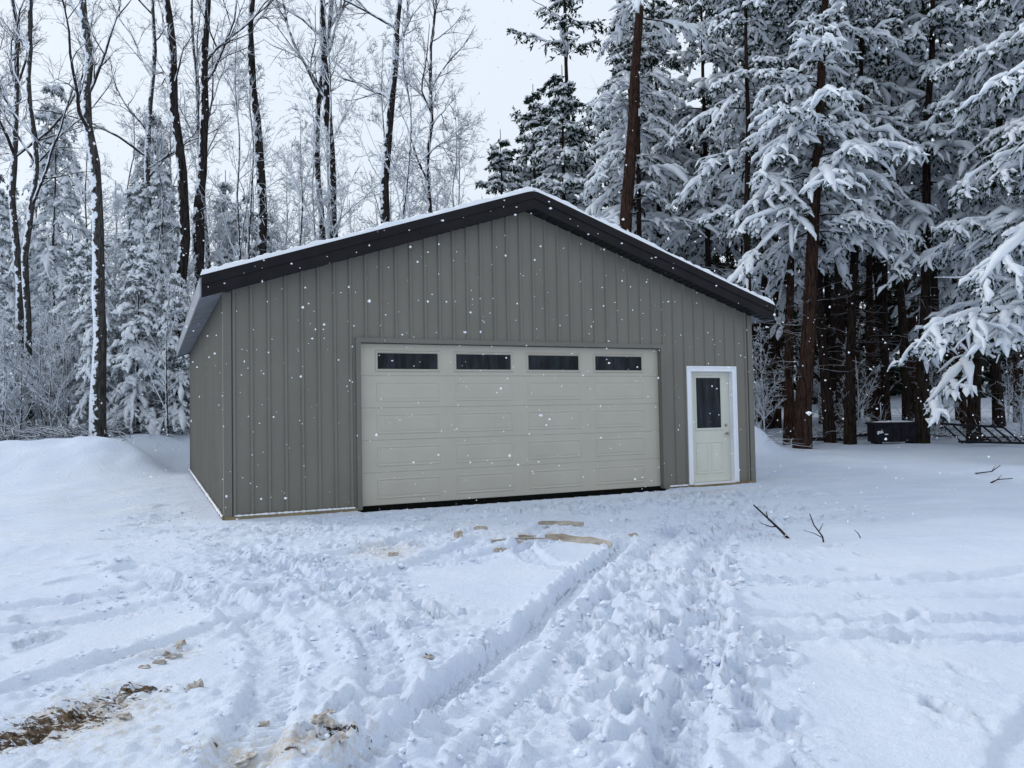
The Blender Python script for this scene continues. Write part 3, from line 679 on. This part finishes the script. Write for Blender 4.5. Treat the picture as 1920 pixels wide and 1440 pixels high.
farb=[bare(14,.12,s,fb=.12,nb=20,c2=6,c3=5,c4=0,bl_=.3,sides=5,tw=3.6,n=10) for s in(121,122,123)]
farc=conifer(11,.12,131,c0=.3,L0=2.2,nb=44,tw=8,bd=4,droop=.6,rise=.05,psnow=1,bs=2.6,ss_=2.2,q_=0)
dt,dc=MB(),MB()
for k in range(54):
    y=g.uniform(38,54); x=g.uniform(-.85,.06)*y; a,r,sc=farb[k%3],g.uniform(0,6.28),g.uniform(.65,1.1)
    place(dt,a[0],x,y,r,sc); place(dc,a[1],x,y,r,sc)
put("distant_bare_woods",dt.mesh("dt2",[M_barkl]),kind="stuff",label="mass of grey trunks deep in the snowy wood",category="woods")
put("distant_bare_woods",dc.mesh("dc2",[M_twigw]),kind="stuff",label="mass of snow-covered bare branches deep in the wood",category="woods")
dc=MB()
for k in range(34):
    y=g.uniform(34,52); x=g.uniform(-.8,-.1)*y; place(dc,farc[1],x,y,g.uniform(0,6.28),g.uniform(.5,1.05))
put("distant_snowy_firs",dc.mesh("dc3",CMF),kind="stuff",label="mass of snow-covered young firs deep in the wood",category="woods")
# ------------------------------------------------------------ small things
def stick(name,x,y,pts,r,subs,label,cat="stick",mt=None):
    mb=MB(); P=np.array(pts,float); tubes(mb,P,np.linspace(r,r*.5,len(P)),7,0,cap=True)
    for s in subs: S=np.array(s,float); tubes(mb,S,np.linspace(r*.55,r*.2,len(S)),5,0,cap=True)
    o=put(name,mb.mesh(name,[mt or M_leafy])); o.location=(x,y,gz(x,y)); o["label"]=label; o["category"]=cat; return o
stick("broken_stick",3.06,8.72,[(.03,-.02,-.05),(-.10,.02,.10),(-.22,.04,.22),(-.37,.06,.37)],.016,[[(-.13,.02,.13),(-.20,.0,.13),(-.33,.0,.18)],[(-.22,.04,.22),(-.24,.03,.30)]],"dark broken stick poking out of the snow")
stick("broken_branch",3.30,8.34,[(.0,0,-.05),(-.02,0,.06),(-.10,.02,.18),(-.14,.02,.30)],.010,[[(-.01,0,.04),(-.10,0,.09),(-.22,0,.13)],[(-.05,0,.12),(0,.01,.2)]],"thin forked branch poking out of the snow")
stick("small_twig",3.70,8.38,[(.02,0,-.03),(-.02,0,.05),(-.06,0,.09)],.006,[],"small reddish twig in the snow")
stick("fallen_branch",8.6,13.9,[(-.1,0,.0),(.05,.05,.05),(.35,.1,.06)],.014,[[(.05,.05,.05),(.1,.0,.14)]],"short dark branch lying on snow")
stick("fallen_branch",9.3,15.2,[(-.3,0,.02),(.05,.05,.05),(.25,.1,.16)],.014,[[(.05,.05,.05),(.1,.0,.18)]],"short dark branch lying on snow")
def board(x,y,L,w,t,rz,label,tilt=0):
    mb=MB(); n=10; g2=np.random.default_rng(int(abs(x)*100))
    xx=np.linspace(-L/2,L/2,n); V=[]
    for i,a in enumerate(xx):
        j=g2.normal(0,.005,3); e=(.7 if i in(0,n-1) else 1)
        V+=[(a,-w/2*e+j[0],-.02),(a,w/2*e+j[0],-.02),(a,w/2*e+j[0],t*e+j[1]),(a,-w/2*e+j[0],t*e+j[2])]
    F=[(i*4+k,i*4+(k+1)%4,i*4+4+(k+1)%4,i*4+4+k) for i in range(n-1) for k in range(4)]
    mb.add(V,F,0,False); mb.add([V[i] for i in(0,1,2,3)],[(0,1,2,3)],0,False); mb.add(V[-4:],[(0,1,2,3)],0,False)
    o=put("scrap_board",mb.mesh("scrap_board",[M_scrap])); o.location=(x,y,gz(x,y)+.012); o.rotation_euler=(0,tilt,rz); o["label"]=label; o["category"]="board"; return o
board(.66,8.22,.80,.06,.04,-.62,"weathered board half buried in churned snow",.03)
board(.25,8.75,.5,.05,.025,-.2,"snow-crusted scrap board lying near the garage",.04)
board(-.62,8.6,.09,.07,.05,.5,"short scrap of pale wood in snow")
board(.55,9.3,.55,.04,.025,-.25,"thin wood strip lying on snow")
for i,(x,y,L,a) in enumerate([(-.15,8.0,.14,.4),(.05,8.5,.10,-.6),(.95,7.6,.12,1.0),(-1.2,7.7,.10,.2),(-.4,9.2,.16,-.3),(1.3,8.6,.13,.7)]): board(x,y,L,.035,.02,a,"small splinter of pale wood in snow")
stick("fallen_branch",.1,8.35,[(-.35,0,.02),(0,.03,.04),(.3,.0,.03)],.012,[[(0,.03,.04),(.12,-.05,.06)]],"thin pale branch lying in churned snow",mt=M_scrap)
stick("root_piece",.85,7.27,[(-.02,0,-.02),(0,0,.04),(.03,0,.06),(.03,0,.0)],.012,[],"small dark curled root in the snow","root")
def chunk(x,y,r,seed,label):
    mb=MB(); lump(mb,(0,0,r[2]*.2),r,seed,amp=.55,n=9,k=7,smooth=False)
    o=put("ice_chunk",mb.mesh("ice_chunk",[M_ice])); o.location=(x,y,gz(x,y)); o.rotation_euler=(.2,0,seed); o["label"]=label; o["category"]="ice chunk"; return o
gq=np.random.default_rng(9)
ch=[(-2.28,4.62,(.06,.03,.03)),(-2.08,4.82,(.07,.035,.045)),(-1.69,4.13,(.045,.02,.045)),(-.51,4.45,(.05,.02,.018)),(-2.2,4.75,(.04,.03,.03))]
for k in range(20):
    cx,cy=[(-2.05,3.95),(-1.1,3.3),(-.85,3.5),(-2.1,4.6)][k%4]; ch.append((cx+gq.normal(0,.16),cy+gq.normal(0,.12),tuple(gq.uniform(.012,.035,3)*np.array([1.3,1,.6]))))
for i,(x,y,r) in enumerate(ch): chunk(x,y,r,i+1,"small tan chunk of dirty ice on snow")
bx,by=10.9,22.3
SB=empty("storage_box",(bx,by,gz(bx,by)),"black steel storage box with snow on its lid","storage box",rz=-.12)
mb=MB(); box(mb,-.62,.62,-.3,.3,.06,.56)
for k in range(6): box(mb,-.6+k*.235,-.57+k*.235,-.315,-.299,.08,.54)
box(mb,-.55,-.4,-.25,.25,0,.061); box(mb,.4,.55,-.25,.25,0,.061)
put("box_body",mb.mesh("box_body",[M_steel]),SB)
mb=MB(); box(mb,-.66,.66,-.34,.34,.561,.62); put("box_lid",mb.mesh("box_lid",[M_steel]),SB)
for c_,r_ in(((-.46,-.322,.34),(.09,.004,.035)),((-.3,-.322,.28),(.05,.004,.02))):
    mb=MB(); lump(mb,c_,r_,3,amp=.35); put("box_marking",mb.mesh("box_marking",[M_white]),SB)
mb=MB(); lump(mb,(0,0,.62),(.62,.3,.04),8,amp=.12,n=18); put("box_snow",mb.mesh("box_snow",[M_snow]),SB)
fx,fy=12.4,20.6
FR=empty("metal_ramp",(fx,fy,gz(fx,fy)+.03),"dark metal ramp frame lying in snow","ramp",rz=.1)
for yy,za,zc in((-.35,.10,.02),(.35,.55,.42)):
    mb=MB(); tubes(mb,[(-.9,yy,za),(.9,yy,zc)],[.035,.035],6,cap=True); put("side_rail",mb.mesh("side_rail",[M_steel]),FR)
for k in range(7):
    mb=MB(); x=-.8+k*.27; tubes(mb,[(x,-.35,.06),(x,.35,.48)],[.024,.024],6,cap=True); put("cross_bar",mb.mesh("cross_bar",[M_steel]),FR)
for i,(x,y,L,rz,r) in enumerate([(14.2,22.6,2.6,.2,.09),(12.2,24.2,3.0,-.15,.1),(9.4,23.6,2.4,.3,.08),(-11.9,22.2,2.2,.25,.07),(-15.2,22.8,3,-.1,.08)]):
    mb=MB(); q=np.linspace(-L/2,L/2,9); P=np.stack([q,.05*np.sin(q*2),r*.8+.03*np.cos(q)],-1); tubes(mb,P,r*(1-.04*np.arange(9)),9,0,cap=True)
    o=put("fallen_log",mb.mesh("fallen_log",[M_bark])); o.location=(x,y,gz(x,y)); o.rotation_euler=(0,.03,rz); o["label"]="dark fallen log topped with snow"; o["category"]="log"
def brush(x,y,R,n,seed):
    g3=np.random.default_rng(seed); mb=MB(); S=np.stack([g3.normal(0,R*.5,n),g3.normal(0,R*.35,n),g3.uniform(0,.25,n)],-1)
    D=np.stack([g3.normal(0,1,n),g3.normal(0,1,n),g3.uniform(.0,.7,n)],-1); L=g3.uniform(.5,1.5,n)
    P,R_2=grow(g3,S,D,L,np.full(n,.014),6,.15,-.05); tubes(mb,P,R_2,4,0)
    S,D,rr,q=spawn(g3,P,R_2,4,.2,1,.7); P,R_2=grow(g3,S,D,np.repeat(L,4)*.4,rr*.6,3,.15,-.03); tubes(mb,P,R_2,3,0)
    o=put("brush_pile",mb.mesh("brush_pile",[M_twig])); o.location=(x,y,gz(x,y)); o["label"]="tangled brush pile covered in snow"; o["category"]="brush pile"
for i,(x,y,R,n) in enumerate([(6.5,20.6,.6,30),(-11.8,21.6,1.4,110),(-13.8,21.9,1.5,110),(-9.9,22.6,1.3,90),(-15.8,21.5,1.5,100),(14.8,21.8,1.3,80),(10.0,24.5,1.2,80),(12.6,24.2,1.4,80)]): brush(x,y,R,n,200+i)
mb=MB(); g=np.random.default_rng(77)
n=1900; t=g.random(n); yy=2.6+8.0*np.sqrt(t); xx=g.uniform(-.68,.68,n)*yy; zz=g.uniform(0.1,6.5,n)
r=g.uniform(.0035,.0105,n)*np.where(g.random(n)<.05,1.8,1)
oc=np.array([[1,0,0],[-1,0,0],[0,1,0],[0,-1,0],[0,0,1],[0,0,-1]],float); of=np.array([[0,2,4],[2,1,4],[1,3,4],[3,0,4],[2,0,5],[1,2,5],[3,1,5],[0,3,5]])
V=np.stack([xx,yy,zz],-1)[:,None]+r[:,None,None]*oc[None]*g.uniform(.4,1.5,(n,6,1))
mb.add(V.reshape(-1,3),(of[None]+np.arange(n)[:,None,None]*6).reshape(-1,3),0,True)
put("falling_snow",mb.mesh("falling_snow",[M_flake]),kind="stuff",label="loose snowflakes drifting down through the air",category="snowflakes")
# ------------------------------------------------------------ world, sun, camera
w=bpy.data.worlds.new("World"); scene.world=w; w.use_nodes=True; nt=w.node_tree
bg=nt.nodes["Background"]; out=nt.nodes["World Output"]
sky=nt.nodes.new("ShaderNodeTexSky"); sky.sky_type='NISHITA'; sky.sun_disc=False; sky.sun_elevation=math.radians(30); sky.sun_rotation=math.radians(-70); sky.dust_density=4
nt.links.new(sky.outputs[0],bg.inputs[0]); bg.inputs[1].default_value=.010
b2=nt.nodes.new("ShaderNodeBackground"); tc=nt.nodes.new("ShaderNodeTexCoord"); sx=nt.nodes.new("ShaderNodeSeparateXYZ")
nt.links.new(tc.outputs["Generated"],sx.inputs[0])
col=ramp(nt,sx.outputs[2],0,1,(.76,.84,.92,1),(.82,.90,1.02,1)); nt.links.new(col,b2.inputs[0]); b2.inputs[1].default_value=1.0
ad=nt.nodes.new("ShaderNodeAddShader"); nt.links.new(bg.outputs[0],ad.inputs[0]); nt.links.new(b2.outputs[0],ad.inputs[1]); nt.links.new(ad.outputs[0],out.inputs[0])
sl=bpy.data.lights.new("sun","SUN"); sl.energy=1.35; sl.angle=math.radians(14); sl.color=(1,.985,.96)
so=bpy.data.objects.new("sun",sl); COL.objects.link(so)
dv=Vector((-.80,.30,.50)); so.rotation_euler=dv.to_track_quat('Z','Y').to_euler()
cd=bpy.data.cameras.new("camera"); cd.sensor_width=36; cd.lens=1456.7/1920*36; cd.clip_end=500; cd.clip_start=.05
co=bpy.data.objects.new("camera",cd); COL.objects.link(co)
co.matrix_world=Matrix.Translation((0,0,1.407))@Matrix.Rotation(math.pi/2+.0349,4,'X')@Matrix.Rotation(-.0184,4,'Z')
scene.camera=co
scene.view_settings.view_transform='Standard'; scene.view_settings.look='None'; scene.view_settings.exposure=0
